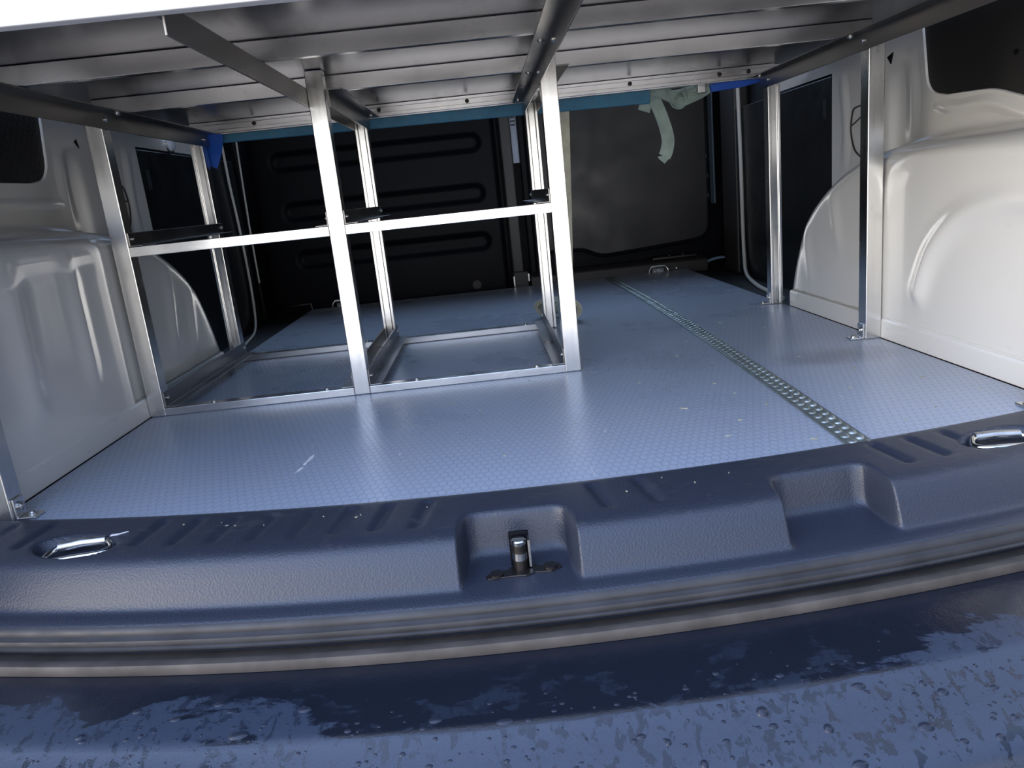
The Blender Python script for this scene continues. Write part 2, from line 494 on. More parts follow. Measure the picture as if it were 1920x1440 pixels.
bm = BM(); box(bm, -.80, .80, 2.50, 2.53, -.06, .66); box(bm, -.80, .80, 2.50, 2.53, 1.08, 1.15); box(bm, -.80, -.72, 2.50, 2.53, .66, 1.08); box(bm, .72, .80, 2.50, 2.53, .66, 1.08)  # unseen opening above the shelf, added to let daylight reach the rear floor
struct(obj('wall_back', bm, 'black'))
bm = BM(); box(bm, -.80, -.745, .50, 2.5, -.06, 1.15); struct(obj('trim_1', bm, 'under'))
bm = BM(); box(bm, .745, .80, .50, 2.5, -.06, 1.15); struct(obj('trim_2', bm, 'under'))

# ---- wheel arches
def wheel_arch(side):
    s = side
    pts = [(.54, 0), (.545, .10), (.57, .19), (.625, .265), (.72, .298), (.85, .308), (1.0, .310), (1.12, .308), (1.22, .303), (1.32, .288), (1.427, .25), (1.527, .187), (1.582, .104), (1.612, .03), (1.618, 0)]
    P = [(p.x, p.y) for p in catmull([(a, b, 0) for a, b in pts], 9)]
    c = (1.08, 0.0)
    prof = [(1.03, .699), (1.012, .698), (1.0, .692), (.992, .676), (.984, .655), (.972, .633), (.955, .616), (.935, .607), (.912, .601), (.89, .5982), (.868, .597)]
    prof += [(.868*(1-i/42), .597) for i in range(1, 42)]
    def bumps(y, z, x):
        d = 0.0
        g = lambda u, w: math.exp(-(u/w)**2)
        if x < .603:
            if s < 0:
                d += .0060*g(y-.915-.05*(z-.17), .021)*sstep(.045, .11, z)*(1-sstep(.21, .30, z))
                d += .0052*g(y-1.055, .018)*sstep(.06, .12, z)*(1-sstep(.22, .31, z))
                d += .0038*g(y-1.355-.25*(z-.12), .014)*sstep(.06, .11, z)*(1-sstep(.16, .24, z))
                d += .0036*g(y-1.44-.25*(z-.1), .012)*sstep(.04, .09, z)*(1-sstep(.14, .2, z))
                d += .0010*g(z-.238-.03*(y-1.0), .016)*sstep(.86, .9, y)*(1-sstep(1.13, 1.18, y))
                d += .0030*(1-sstep(1.145, 1.165, y))
            else:
                # raised plate with rounded top, its edge runs down beside the post
                e = sstep(1.185, 1.165, y) if False else (1-sstep(1.163, 1.186, y))
                r = (1-sstep(.255, .285, z + .9*max(0, y-1.08)**1.3*0.9))
                d += .0022*e*r
                rim = 9
                for i in range(len(RIM)-1):
                    a, b = RIM[i], RIM[i+1]
                    ab = b-a; t = max(0, min(1, (Vector((y, z))-a).dot(ab)/ab.dot(ab)))
                    rim = min(rim, (Vector((y, z))-(a+ab*t)).length)
                d += .0042*g(rim, .011)
                # wide pressed arc
                best = 9
                for i in range(len(ARC)-1):
                    a, b = ARC[i], ARC[i+1]
                    ab = b-a; t = max(0, min(1, (Vector((y, z))-a).dot(ab)/ab.dot(ab)))
                    best = min(best, (Vector((y, z))-(a+ab*t)).length)
                d += .0085*g(best, .017)
                inside = (y < 1.02 and z < .19)
                d += .0038*g(y-1.36-.25*(z-.18), .015)*sstep(.11, .17, z)*(1-sstep(.19, .26, z))
                d += .0036*g(y-1.48-.25*(z-.12), .014)*sstep(.04, .10, z)*(1-sstep(.12, .2, z))
        return d
    global ARC, RIM
    RIM = [Vector((p.x, p.y)) for p in catmull([(1.188, .02, 0), (1.188, .15, 0), (1.182, .225, 0), (1.155, .266, 0), (1.08, .284, 0), (.94, .280, 0), (.80, .265, 0)], 4)]
    ARC = [Vector((p.x, p.y)) for p in catmull([(1.085, .088, 0), (1.055, .147, 0), (1.0, .193, 0), (.935, .213, 0), (.87, .221, 0), (.76, .215, 0)], 4)]
    bm = BM(); rows = []
    for sc_, x in prof:
        row = []
        for (y, z) in P:
            yy, zz = c[0]+(y-c[0])*sc_, max(0.0, z*sc_)
            row.append((s*(x-bumps(yy, zz, x)), yy, zz + .0))
        rows.append(row)
    V = grid(bm, rows)
    cv = bm.verts.new((s*.597, c[0], 0))
    for i in range(len(V[-1])-1): bm.faces.new((V[-1][i], V[-1][i+1], cv))
    lab = ('white painted wheel arch with a wide pressed arc, on the right of the grey floor' if s > 0 else
           'white painted wheel arch with upright pressed ribs, on the left of the grey floor')
    o = obj('wheel_arch', bm, 'paint', smooth=True, angle=60)
    tag(o, lab, 'wheel arch')
    bm = BM()
    prism(bm, [(s*.5905, .0002), (s*.5905, .0285), (s*.5925, .0320), (s*.5985, .0335), (s*.5985, .0002)], 1, .56, 1.555)
    obj('base_flange', bm, 'paint', o, bevel=.0008)
    bm = BM(); tube(bm, [(s*.5958, .56+.01*i, .0345+.0006*math.sin(i*.9)) for i in range(99)], .0011, 6)
    obj('sealant_bead', bm, 'sealant', o, smooth=True)
    return o
wheel_arch(1); wheel_arch(-1)

# ---- black side linings ahead of the wheel arches
for s in (1, -1):
    bm = BM()
    x0, x1 = (.700, .712) if s > 0 else (-.712, -.700)
    prism(bm, [(1.602, -.013), (1.602, .448), (2.20, .448), (2.20, -.013)], 0, x0, x1)
    o = obj('side_lining', bm, 'lining', bevel=.002)
    tag(o, 'scratched black lining panel between the right wheel arch and the white cable' if s > 0 else
        'black lining panel on the left beside the blue tape', 'panel')
    bm = BM()
    if s > 0: prism(bm, [(1.625, .405), (1.64, .41), (1.64, .372), (1.625, .368)], 0, .6985, .7005)
    else: prism(bm, [(1.625, .405), (1.64, .41), (1.64, .372), (1.625, .368)], 0, -.7005, -.6985)
    obj('slot', bm, 'under', o)
    # door-frame column at the far end of the lining
    bm = BM()
    if s > 0:
        prism(bm, [(.700, 2.215), (.745, 2.215), (.745, 2.36), (.705, 2.36)], 2, -.013, 1.12)
        o = obj('door_column', bm, 'pillar', bevel=.008)
        tag(o, 'dark brownish door column between the right lining panel and the black hatch', 'column')
    else:
        prism(bm, [(-.700, 2.26), (-.745, 2.26), (-.745, 2.40), (-.705, 2.40)], 2, -.013, 1.12)
        o = obj('door_column', bm, 'black', bevel=.008)
        tag(o, 'black door column in the far left corner beside the ribbed bulkhead', 'column')

# ---- ribbed bulkhead panel (left) with four pressed recesses
def bulkhead():
    root = thing('ribbed_bulkhead', 'black ribbed bulkhead panel behind the left bays of the rack', 'panel', (-.32, 2.45, 0))
    slots = [(-.665, -.012, .420, .478), (-.648, -.014, .268, .326), (-.630, -.012, .118, .176)]
    bm = BM()
    nx, nz = 180, 190
    X = [-.735 + .775*i/nx for i in range(nx+1)]; Z = [-.012 + .60*i/nz for i in range(nz+1)]
    rows = []
    for z in Z:
        row = []
        for x in X:
            d = 0
            for (a, b, lo, hi) in slots:
                cz = (lo+hi)/2; r = (hi-lo)/2
                dx = max(a+r-x, 0, x-(b-r)); dist = math.hypot(dx, z-cz)
                d = max(d, 1-sstep(r-.016, r+.005, dist))
            row.append((x, 2.45 + .011*d + .010*sstep(.02, .035, x), z))
        rows.append(row)
    V = grid(bm, rows)
    obj('panel_face', bm, 'black', root, smooth=True, angle=60)
    bm = BM(); box(bm, -.735, .04, 2.452, 2.49, .588, .655); obj('upper_panel', bm, 'black', root)
    bm = BM(); cyl(bm, (-.072, 2.449, .012), (0, -1, 0), .014, .004, 24); cyl(bm, (-.072, 2.445, .012), (0, -1, 0), .007, .003, 16)
    obj('bolt', bm, 'pillar', root, smooth=True)
    return root
bulkhead()
# ---- pillar with the cab slot
root = thing('bulkhead_pillar', 'black upright pillar with a pale cab slit beside the black hatch', 'pillar', (.07, 2.44, 0))
bm = BM(); box(bm, .048, .0825, 2.435, 2.48, .0, .66); obj('post', bm, 'pillar', root, bevel=.004)
bm = BM(); box(bm, .104, .122, 2.43, 2.48, .0, .66); obj('post', bm, 'black', root, bevel=.003)
bm = BM(); box(bm, .0835, .1035, 2.470, 2.475, .375, .56); obj('painted_slit_light', bm, 'slot', root)['label'] = 'cab daylight in the slit, painted pale blue'  # light from the cab, painted as a pale panel behind the slit
bm = BM()
for i in range(4): box(bm, .086, .1, 2.463, 2.470, .487+.011*i, .491+.011*i)
obj('vent_bar', bm, 'pillar', root)
bm = BM(); box(bm, .046, .094, 2.405, 2.436, -.012, .042); obj('foot_block', bm, 'pillar', root, bevel=.003)
bm = BM(); box(bm, .0455, .049, 2.398, 2.405, -.002, .03); obj('clip', bm, 'zinc', root)
bm = BM(); box(bm, .092, .096, 2.398, 2.405, .012, .035); obj('clip', bm, 'zinc', root)

# ---- hatch panel (right)
def hatch():
    root = thing('bulkhead_hatch', 'smooth black hatch panel with rounded corners behind the green hanging strap', 'hatch', (.41, 2.45, 0))
    low = [(.145, .092), (.25, .090), (.285, .086), (.315, .072), (.345, .064), (.40, .066), (.60, .080), (.655, .087)]
    cor = [(.676, .100), (.686, .122), (.688, .15)]
    pts = [(p.x, p.y) for p in catmull([(a, b, 0) for a, b in low+cor], 6)] + [(.690, .655), (.145, .655)]
    bm = BM(); prism(bm, pts, 1, 2.452, 2.474); obj('hatch_panel', bm, 'hatch', root, bevel=.004)
    bm = BM(); box(bm, .130, .740, 2.476, 2.495, -.0135, .655); obj('hatch_frame', bm, 'black', root)
    bm = BM(); tube(bm, [(x, 2.455, z-.003) for x, z in pts[:-2]] + [(.693, 2.455, .5)], .006, 8); obj('edge_seal', bm, 'black', root, smooth=True)
    for x, z in ((.682, .33), (.684, .27), (.685, .21)):
        bm = BM(); box(bm, x, x+.004, 2.443, 2.452, z, z+.012); obj('clip', bm, 'pillar', root)
    return root
hatch()
bm = BM(); prism(bm, [(.6955, 2.412), (.699, 2.408), (.702, 2.414), (.702, 2.45), (.6955, 2.45)], 2, .19, .655)
tag(obj('door_seal_strip', bm, 'seal_blue'), 'thin pale blue upright seal between the black hatch and the door column', 'seal')

# threshold across the back edge of the floor
root = thing('threshold_bar', 'dark grey threshold bar across the back edge of the floor', 'threshold', (.35, 2.38, 0))
bm = BM(); prism(bm, [(2.366, -.012), (2.366, .024), (2.372, .028), (2.43, .034), (2.43, -.012)], 0, .10, .655); obj('bar', bm, M['pillar'], root, bevel=.002)
bm = BM(); dome(bm, (.556, 2.3665, .006), .006, .006, .004, 12, 3, (0, -1, 0)); obj('bolt', bm, 'zinc', root, smooth=True)
bm = BM(); cyl(bm, (.592, 2.372, -.01), (.03, 0, 1), .003, .033, 12, .004); obj('pin', bm, 'chip', root, smooth=True)['label'] = 'white plastic pin'
bm = BM(); box(bm, .49, .63, 2.40, 2.44, .034, .041); cyl(bm, (.545, 2.41, .041), (0, 0, 1), .006, .005, 12); cyl(bm, (.588, 2.41, .041), (0, 0, 1), .006, .005, 12)
obj('hinge_plate', bm, 'steel_dark', root, smooth=True, bevel=.001)
bm = BM(); ribbon(bm, catmull([(.655, 2.40, .010), (.675, 2.395, .018), (.70, 2.395, .022), (.72, 2.40, .021)], 6), (0, 1, .3), .014, .002)
tag(obj('plastic_scrap', bm, 'pale', smooth=True), 'pale blue plastic scrap in the far right corner beyond the floor', 'scrap')

# ------------------------------------------------------------------ the shelf rack
R = thing('shelf_rack', 'bare aluminium shelf rack with open square bays standing on the grey floor', 'rack', (0, 1.2, 0))
T = .025
def post(x, y, ztop, rear=False):
    bm = BM()
    if not rear:
        box(bm, x, x+T, y, y+T, .0003, ztop)
    else:
        # open T-slot face: two lips, a web and a right-hand lip
        prism(bm, [(x, y), (x+.006, y), (x+.006, y+.003), (x+.019, y+.003), (x+.019, y), (x+T, y), (x+T, y+T), (x, y+T)], 2, .0003, ztop)
    return obj('post', bm, 'alu', R, bevel=.0012)
ZB = .465          # underside of the cross rails
fp = [-.590, -.2625, .0775, .565]
posts = {}
for i, x in enumerate(fp): posts['f%d' % i] = post(x, YF, .488 if i in (1, 2) else .458)
for i, x in enumerate(fp): posts['r%d' % i] = post(x, YR, .458, True)
posts['n0'] = post(-.590, .775, .458); posts['n3'] = post(.565, .775, .458)

def bolt(p, n, r, parent, mat='zinc', h=.004):
    bm = BM(); n = Vector(n)
    cyl(bm, Vector(p), n, r, h*.45, 18); dome(bm, Vector(p)+n*h*.45, r*.72, r*.72, h*.55, 14, 3, n)
    return obj('bolt', bm, mat, parent, smooth=True)

def foot(pst, x, y, s):
    """small angle foot on the inner side of a post; s = direction the foot points"""
    bm = BM(); t = .003
    xa = x if s > 0 else x
    L = [(0, 0), (.022, 0), (.022, t), (t, t), (t, .024), (0, .024)]
    prism(bm, [(x+s*a, .0004+b) for a, b in L], 1, y+.003, y+.022)
    obj('foot_bracket', bm, 'alu', pst, bevel=.001)
    bolt((x+s*t, y+.0125, .014), (s, 0, 0), .0055, pst)
    bolt((x+s*.014, y+.0125, .0034), (0, 0, 1), .0045, pst)
foot(posts['f3'], .565, YF, -1); foot(posts['r3'], .565, YR, -1)
foot(posts['n0'], -.565, .775, 1); foot(posts['n3'], .565, .775, -1)

def beam(x, sf, y0, y1, bolts=()):
    """angle beam: web at x hanging down, flange at the top pointing to sf"""
    t = .002; w = .022; zt = ZB-.0005; zb = .438
    w0, w1 = (x, x+t) if sf > 0 else (x-t, x)
    bm = BM()
    if sf > 0: pr = [(w0, zb), (w1, zb), (w1, zt-t), (w0+w, zt-t), (w0+w, zt), (w0, zt)]
    else: pr = [(w1, zb), (w0, zb), (w0, zt-t), (w1-w, zt-t), (w1-w, zt), (w1, zt)]
    prism(bm, pr, 1, y0, y1)
    o = obj('beam', bm, 'alu_shaded', R, bevel=.0005)
    for (kind, yy) in bolts:
        if kind == 'f': bolt((x+sf*.012, yy, zt-t), (0, 0, -1), .0045, o)
        else: bolt((x+sf*t, yy, .452), (sf, 0, 0), .0045, o)
    return o
YE = 1.628
beam(-.565, 1, .668, YE, [('f', 1.215), ('w', 1.193), ('w', 1.60)])
bB = beam(-.2625, -1, .668, YE, [('f', 1.24)])
beam(-.2375, 1, YF+T, YE, [('f', 1.58)])
bD = beam(.0775, -1, .668, YE, [('f', .99), ('f', 1.24), ('w', .93), ('w', 1.17), ('f', 1.58)])
beam(.1025, 1, YF+T, YE, [('f', 1.58)])
beam(.565, -1, .668, YE, [('f', 1.215), ('w', 1.193), ('f', .92), ('w', 1.58), ('f', 1.60)])

# cross rails under the deck, and the extruded rear rail
for y in (.955, 1.240):
    bm = BM(); box(bm, -.60, .60, y, y+.012, ZB, .488); obj('cross_rail', bm, 'alu_rail', R, bevel=.0008)
bm = BM()
yr = 1.64
prism(bm, [(yr, ZB-.003), (yr+.002, ZB-.003), (yr+.002, ZB), (yr, ZB), (yr, ZB+.006), (yr+.0015, ZB+.0075), (yr+.0015, ZB+.016), (yr, ZB+.0175), (yr, .488), (yr+.02, .488), (yr+.02, ZB-.003)][::-1], 0, -.60, .60)
rr = obj('rear_rail', bm, 'alu_rail', R, bevel=.0006)
for x in (-.47, -.335, -.215, -.035, .115, .30, .485, .545): bolt((x, yr, ZB+.012), (0, -1, 0), .0042, rr, 'steel_dark')
bm = BM(); box(bm, -.69, .69, .668, 1.668, .4885, .4915); obj('deck_sheet', bm, 'alu_deck', R, bevel=.0006)  # widened past the beams, out of view, to block light from above
bm = BM(); box(bm, -.604, .604, .652, .667, .4525, .60); obj('front_board', bm, 'board', R, bevel=.0015)['label'] = 'white front board'

# bay rails: front mid, front bottom, rear bottom
def rail(x0, x1, y, zt, h, mat='alu_bay'):
    t = .002; bm = BM()
    prism(bm, [(y, zt-h), (y+t, zt-h), (y+t, zt-t), (y+.02, zt-t), (y+.02, zt), (y, zt)], 0, x0, x1)
    return obj('rail', bm, mat, R, bevel=.0007)
for x0, x1 in ((-.565, -.2625), (-.2375, .0775)):
    a = rail(x0, x1, YF, .0125, .0121)
    bolt((x0+.075, YF+.011, .0125), (0, 0, 1), .004, a); bolt((x1-.045, YF+.011, .0125), (0, 0, 1), .004, a)
    rail(x0, x1, YF, .267, .015)
    b = rail(x0, x1, YR, .0125, .0121)
    bolt((x1-.04, YR+.011, .0125), (0, 0, 1), .004, b)
def runner(x, sf, z0, h):
    t = .002; w = .020; y0, y1 = YF+.003, YR+.024
    bm = BM()
    prism(bm, [(x, z0), (x+sf*w, z0), (x+sf*w, z0+t), (x+sf*t, z0+t), (x+sf*t, z0+h), (x, z0+h)], 1, y0, y1)
    o = obj('runner', bm, 'alu_shaded', R, bevel=.0006)
    for yy in (YF+.014, YR+.012): bolt((x+sf*t, yy, z0+h*.55), (sf, 0, 0), .004, o)
    return o
for x, sf in ((-.565, 1), (-.2625, -1), (-.2375, 1), (.0775, -1)):
    runner(x, sf, .0128, .026); runner(x, sf, .2672, .021)

# ------------------------------------------------------------------ straps, tape, foam at the rear rail
bm = BM(); prism(bm, [(-.598, .4485), (.345, .4375), (.345, .4875), (-.598, .4875)], 1, 1.6625, 1.672)
tag(obj('foam_strip', bm, 'foam', bevel=.002), 'teal blue foam strip along the back of the rack deck', 'foam strip')
bm = BM(); prism(bm, [(.475, .462), (.60, .474), (.60, .4615), (.545, .452), (.478, .448)], 1, 1.672, 1.682)
tag(obj('blue_sheet', bm, 'tape', bevel=.001), 'bright blue plastic sheet end under the right rear corner of the deck', 'plastic sheet')
bm = BM(); ribbon(bm, catmull([(-.552, 1.637, .4635), (-.554, 1.636, .445), (-.560, 1.632, .425), (-.571, 1.630, .403)], 5), (1, 0, .22), .031, .0006)
tag(obj('tape_piece', bm, 'tape', smooth=True), 'bright blue piece of tape hanging from the rack beside the left rear post', 'tape')

# hanging webbing: bundle knotted over the rail with a long tail
root = thing('hanging_strap', 'pale green lashing strap knotted under the deck with a long tail hanging before the hatch', 'strap', (.40, 1.69, .45))
bm = BM(); ribbon(bm, catmull([(.352, 1.700, .472), (.362, 1.702, .448), (.374, 1.704, .42), (.384, 1.702, .385), (.387, 1.70, .36), (.382, 1.699, .338), (.377, 1.70, .329)], 8), [(1, .12*math.sin(i*.12), 0) for i in range(49)], .027, .0022)
# cut end
v = bm.verts.new((.377, 1.70, .316))
obj('long_tail', bm, 'strap', root, smooth=True)
bm = BM(); prism(bm, [(.3635, .3305), (.3905, .3305), (.390, .326), (.377, .314), (.364, .3265)], 1, 1.699, 1.7012); obj('tail_tip', bm, 'strap', root)
bm = BM(); ribbon(bm, catmull([(.355, 1.69, .468), (.350, 1.695, .452), (.343, 1.70, .440), (.338, 1.70, .426)], 6), (1, .2, .25), .027, .0022); obj('short_tail', bm, 'strap', root, smooth=True)
bm = BM()
ribbon(bm, catmull([(.345, 1.688, .470), (.37, 1.694, .462), (.40, 1.70, .448), (.415, 1.703, .438), (.43, 1.70, .442), (.46, 1.694, .452), (.485, 1.69, .466)], 8), (0, .35, 1), .026, .003)
ribbon(bm, catmull([(.36, 1.70, .466), (.385, 1.708, .462), (.41, 1.712, .455), (.44, 1.708, .459), (.47, 1.70, .466)], 8), (0, .8, .6), .028, .003)
ribbon(bm, catmull([(.395, 1.70, .47), (.398, 1.71, .452), (.408, 1.714, .436), (.424, 1.71, .432), (.432, 1.70, .445), (.425, 1.694, .46)], 8), (.3, .6, .6), .022, .003)
obj('knot', bm, 'strap', root, smooth=True)
bm = BM(); box(bm, .452, .470, 1.685, 1.708, .449, .470); obj('buckle', bm, 'zinc', root, bevel=.002)
bm = BM(); ribbon(bm, catmull([(.405, 1.69, .444), (.45, 1.692, .446), (.50, 1.69, .456), (.53, 1.688, .4635)], 8), (0, 1, .1), .02, .0015); obj('flat_strap', bm, 'strap', root, smooth=True)

bm = BM(); ribbon(bm, catmull([(.166, 1.68, .470), (.1655, 1.682, .43), (.160, 1.684, .33), (.154, 1.686, .22), (.148, 1.69, .12), (.140, 1.695, .065), (.133, 1.70, .050)], 8), (1, .1, 0), .021, .002)
tag(obj('webbing_strap', bm, 'roll', smooth=True), 'beige green webbing strap hanging straight down behind the post to the coil', 'strap')
# coil of webbing on the floor: two loops side by side
root = thing('coiled_strap', 'beige webbing strap coiled in two loops on the floor behind the post', 'strap', (.12, 1.69, 0))
def coil(name, cx, cy, cz, rx, rz, axis, w, turns):
    bm = BM(); pts = []; n = 22*turns
    ax = Vector(axis).normalized(); u = Vector((0, 0, 1)).cross(ax).normalized()
    for i in range(n+1):
        a = 2*PI*i/22; k = 1-.42*i/n
        wob = 1+.10*math.sin(2*a+1)
        p = Vector((cx, cy, cz)) + u*(rx*k*wob*math.cos(a)) + Vector((0, 0, rz*k*math.sin(a)))
        pts.append(p)
    ribbon(bm, pts, tuple(ax), w, .0028)
    return obj(name, bm, 'roll', root, smooth=True)
coil('loop', .137, 1.655, .0262, .025, .0245, (-.25, 1, 0), .030, 3)
coil('loop', .098, 1.735, .0232, .026, .0215, (.75, 1, 0), .030, 3)
bm = BM(); ribbon(bm, catmull([(.100, 1.728, .040), (.112, 1.705, .047), (.124, 1.685, .043), (.13, 1.67, .047)], 6), (.8, .6, .1), .028, .0028); obj('strap_bridge', bm, 'roll', root, smooth=True)

# ------------------------------------------------------------------ cables and small things on the sides
bm = BM(); tube(bm, catmull([(.692, 2.153, .56), (.692, 2.150, .498), (.692, 2.142, .31), (.692, 2.139, .137), (.691, 2.13, .045), (.683, 2.09, .002), (.655, 1.93, -.0075), (.640, 1.80, -.0078), (.632, 1.70, -.0085)], 8), .0052, 10)
tag(obj('cable', bm, 'cable', smooth=True), 'white cable running down the right lining and bending towards the rear right post', 'cable')
bm = BM(); tube(bm, catmull([(-.692, 2.10, .56), (-.692, 2.112, .488), (-.692, 2.116, .386), (-.692, 2.129, .28), (-.692, 2.136, .134), (-.690, 2.118, .032), (-.678, 2.05, -.006), (-.655, 1.90, -.0095), (-.64, 1.80, -.0098)], 8), .0034, 10)
tag(obj('cable', bm, 'cable', smooth=True), 'thin pale cable hanging on the left, bending at the floor beside the rear post', 'cable')
bm = BM(); tube(bm, catmull([(-.6955, 2.262, .56), (-.6955, 2.255, .498), (-.6955, 2.235, .277), (-.6955, 2.231, .109)], 8), .0026, 8)
tag(obj('hanging_cable', bm, 'cable', smooth=True), 'short straight pale cable ending above the floor before the ribbed bulkhead', 'cable')
bm = BM(); tube(bm, catmull([(-.690, 2.42, .010), (-.66, 2.405, .0125), (-.605, 2.40, .0135), (-.5985, 2.398, .010), (-.593, 2.385, -.010)], 8), .0022, 8)
tag(obj('bent_wire', bm, 'zinc', smooth=True), 'thin bent metal wire at the far left corner of the floor', 'wire')
root = thing('interior_lamp', 'small round clear lamp on the left wall under the rack beam', 'lamp', (-.69, 1.775, .462))
bm = BM(); cyl(bm, (-.70, 1.775, .470), (1, 0, 0), .022, .004, 24); obj('lamp_base', bm, 'chrome', root, smooth=True)
bm = BM(); dome(bm, (-.696, 1.775, .470), .018, .018, .009, 20, 4, (1, 0, 0)); obj('lens', bm, 'lens', root, smooth=True)

# ------------------------------------------------------------------ tread strip let into the floor
def tread_strip():
    root = thing('tread_strip', 'galvanised anti slip strip with rows of raised dimples along the floor', 'tread strip', (.336, 1.5, 0))
    y0, y1 = .716, 2.345
    def xc(y): return .334 + .018*math.sin((y-.7)/1.64*PI)*.85 + .003*(y-.7)
    n = 60; bm = BM()
    rows = []
    for i in range(n+1):
        y = y0+(y1-y0)*i/n; x = xc(y)
        rows.append([(x-.0145, y, .0002), (x-.0145, y, .0020), (x-.0125, y, .0022), (x-.0115, y, .0012), (x+.0125, y, .0012), (x+.0145, y, .0014), (x+.0145, y, .0002)])
    V = grid(bm, rows, True); bm.faces.new(V[0][::-1]); bm.faces.new(V[-1])
    y = y0+.004
    while y < y1-.03:
        x = xc(y)
        for q, (dx, sh) in enumerate(((-.0055, 0), (.0065, .5))):
            dome(bm, (x+dx, y+sh*.018, .0011), .0056, .0068, .0036 if q else .0028, 12, 4)
        y += .018
    obj('strip', bm, 'tread', root, smooth=True, angle=35)
    bm = BM(); cyl(bm, (xc(2.325), 2.325, .0012), (0, 0, 1), .006, .0016, 14); obj('screw', bm, 'steel_dark', root, smooth=True)
tread_strip()

# ------------------------------------------------------------------ loading sill
N_ = [(.712, .0006), (.700, .0042), (.690, .0046), (.680, .0046), (.670, .0046), (.660, .0046), (.650, .0046), (.642, .0045), (.634, .0043), (.626, .0040), (.619, .0034), (.613, .0022), (.6085, .0002), (.605, -.0028), (.602, -.0072), (.5985, -.013), (.595, -.020), (.5915, -.027), (.589, -.0325), (.5868, -.0358), (.584, -.0372), (.578, -.0378), (.570, -.0384), (.5665, -.0405), (.5655, -.046), (.5655, -.0655), (.60, -.066), (.70, -.066), (.712, -.02)]
P_ = [(.712, .0006), (.700, .0042), (.690, .0046), (.680, .0046), (.670, .0046), (.662, .0044), (.657, .0036), (.6545, .0020), (.6530, -.001), (.6515, -.006), (.650, -.012), (.6485, -.019), (.647, -.026), (.645, -.031), (.641, -.0345), (.634, -.0358), (.624, -.0362), (.612, -.0365), (.602, -.0367), (.594, -.0369), (.586, -.0372), (.578, -.0378), (.570, -.0384), (.5665, -.0405), (.5655, -.046), (.5655, -.0655), (.60, -.066), (.70, -.066), (.712, -.02)]
POCK = [(-.0775, .0215), (.2130, .3110)]
def wpock(x, i):
    w = 0
    for a, b in POCK:
        # corners round off towards the back
        r = .0045
        w = max(w, sstep(a-r, a+r, x)*(1-sstep(b-r, b+r, x)))
    return w
RIBS = [-.60, -.555, -.51] + [-.385+.0385*i for i in range(8)] + [.055, .10, .345, .385, .425] + [.56, .60]
EYES = [(-.447, .684-KX*.2), (.463, .7085-KX*.214)]
EYES = [(-.4475, .640), (.4640, .6530)]
def sill():
    xs = []; x = -.72
    while x < .72:
        xs.append(x)
        near = any(min(abs(x-a), abs(x-b)) < .007 for a, b in POCK)
        x += .0009 if near else .0027
    xs.append(.72)
    # refine the profiles so bumps have enough rows
    def fine(p):
        q = []
        for i in range(len(p)-1):
            m = 3 if i < 11 else (2 if i < 21 else 1)
            for k in range(m): q.append(tuple(p[i][j]+(p[i+1][j]-p[i][j])*k/m for j in (0, 1)))
        q.append(p[-1]); return q
    Nf, Pf = fine(N_), fine(P_)
    rows = []
    for x in xs:
        w = wpock(x, 0); row = []
        for i, (a, b) in enumerate(zip(Nf, Pf)):
            by = b[0]
            if w > 0 and 2 < i < 50 and by > .60:
                for pa, pb in POCK:
                    if pa-.01 < x < pb+.01:
                        q = max(0.0, min(x-pa, pb-x)); Rr = .017
                        if q < Rr: by = max(min(by, .600), by - (Rr-math.sqrt(Rr*Rr-(Rr-q)**2))*min(1, (by-.60)/.03)*(1 if b[1] < .0040 or i > 12 else 0))
            y = a[0]+(by-a[0])*w; z = a[1]+(b[1]-a[1])*w
            if z > .002 and a[0] > .61:
                h = 0
                for rx in RIBS:
                    cx = rx + .16*(y-.66)*(1 if rx < 0 else -1)*(1.0 if abs(rx) > .05 else .2)
                    h = max(h, math.exp(-((x-cx)/.0050)**2))
                z -= .0024*h*sstep(.6985, .692, y) * sstep(.632, .642, y)*(1-w) if False else .0036*h*(1-sstep(.690, .697, y))*sstep(.630, .642, y)*(1-w)
                for ex, ey in EYES:
                    rr_ = math.hypot((x-ex+.004)/.045, (y-ey)/.0235)
                    z -= .0115*(1-sstep(.80, 1.03, rr_))
            row.append((x, y+KX*x*x, z))
        rows.append(row)
    root = thing('loading_sill', 'dark ribbed plastic loading sill with two latch pockets along the rear edge', 'sill', (0, .65, 0))
    bm = BM(); V = grid(bm, rows)
    obj('sill_cover', bm, 'sill', root, smooth=True, angle=70)
    return root
sill()

XS = [-.80 + 1.60*i/110 for i in range(111)]
bm = BM()
seal = [(.5645, -.0385), (.5625, -.0395), (.5605, -.0425), (.5610, -.0455), (.5590, -.0465), (.5562, -.0475), (.5552, -.0505), (.5562, -.0530), (.5540, -.0542), (.5545, -.0560), (.5575, -.0570), (.5645, -.0600)]
sweep(bm, seal[::-1], XS)
tag(obj('door_seal', bm, 'rubber', smooth=True, angle=50), 'black ridged rubber door seal running below the loading sill', 'seal')
bm = BM()
sweep(bm, [(.580, -.0664), (.5560, -.0662), (.5480, -.0660), (.5472, -.0600), (.5420, -.0588), (.5380, -.0592), (.5365, -.0615), (.5375, -.0685), (.580, -.0685)][::-1], XS)
tag(obj('body_lip', bm, 'lip', smooth=True, angle=50), 'dusty brown grey body lip between the rubber seal and the bumper', 'lip')

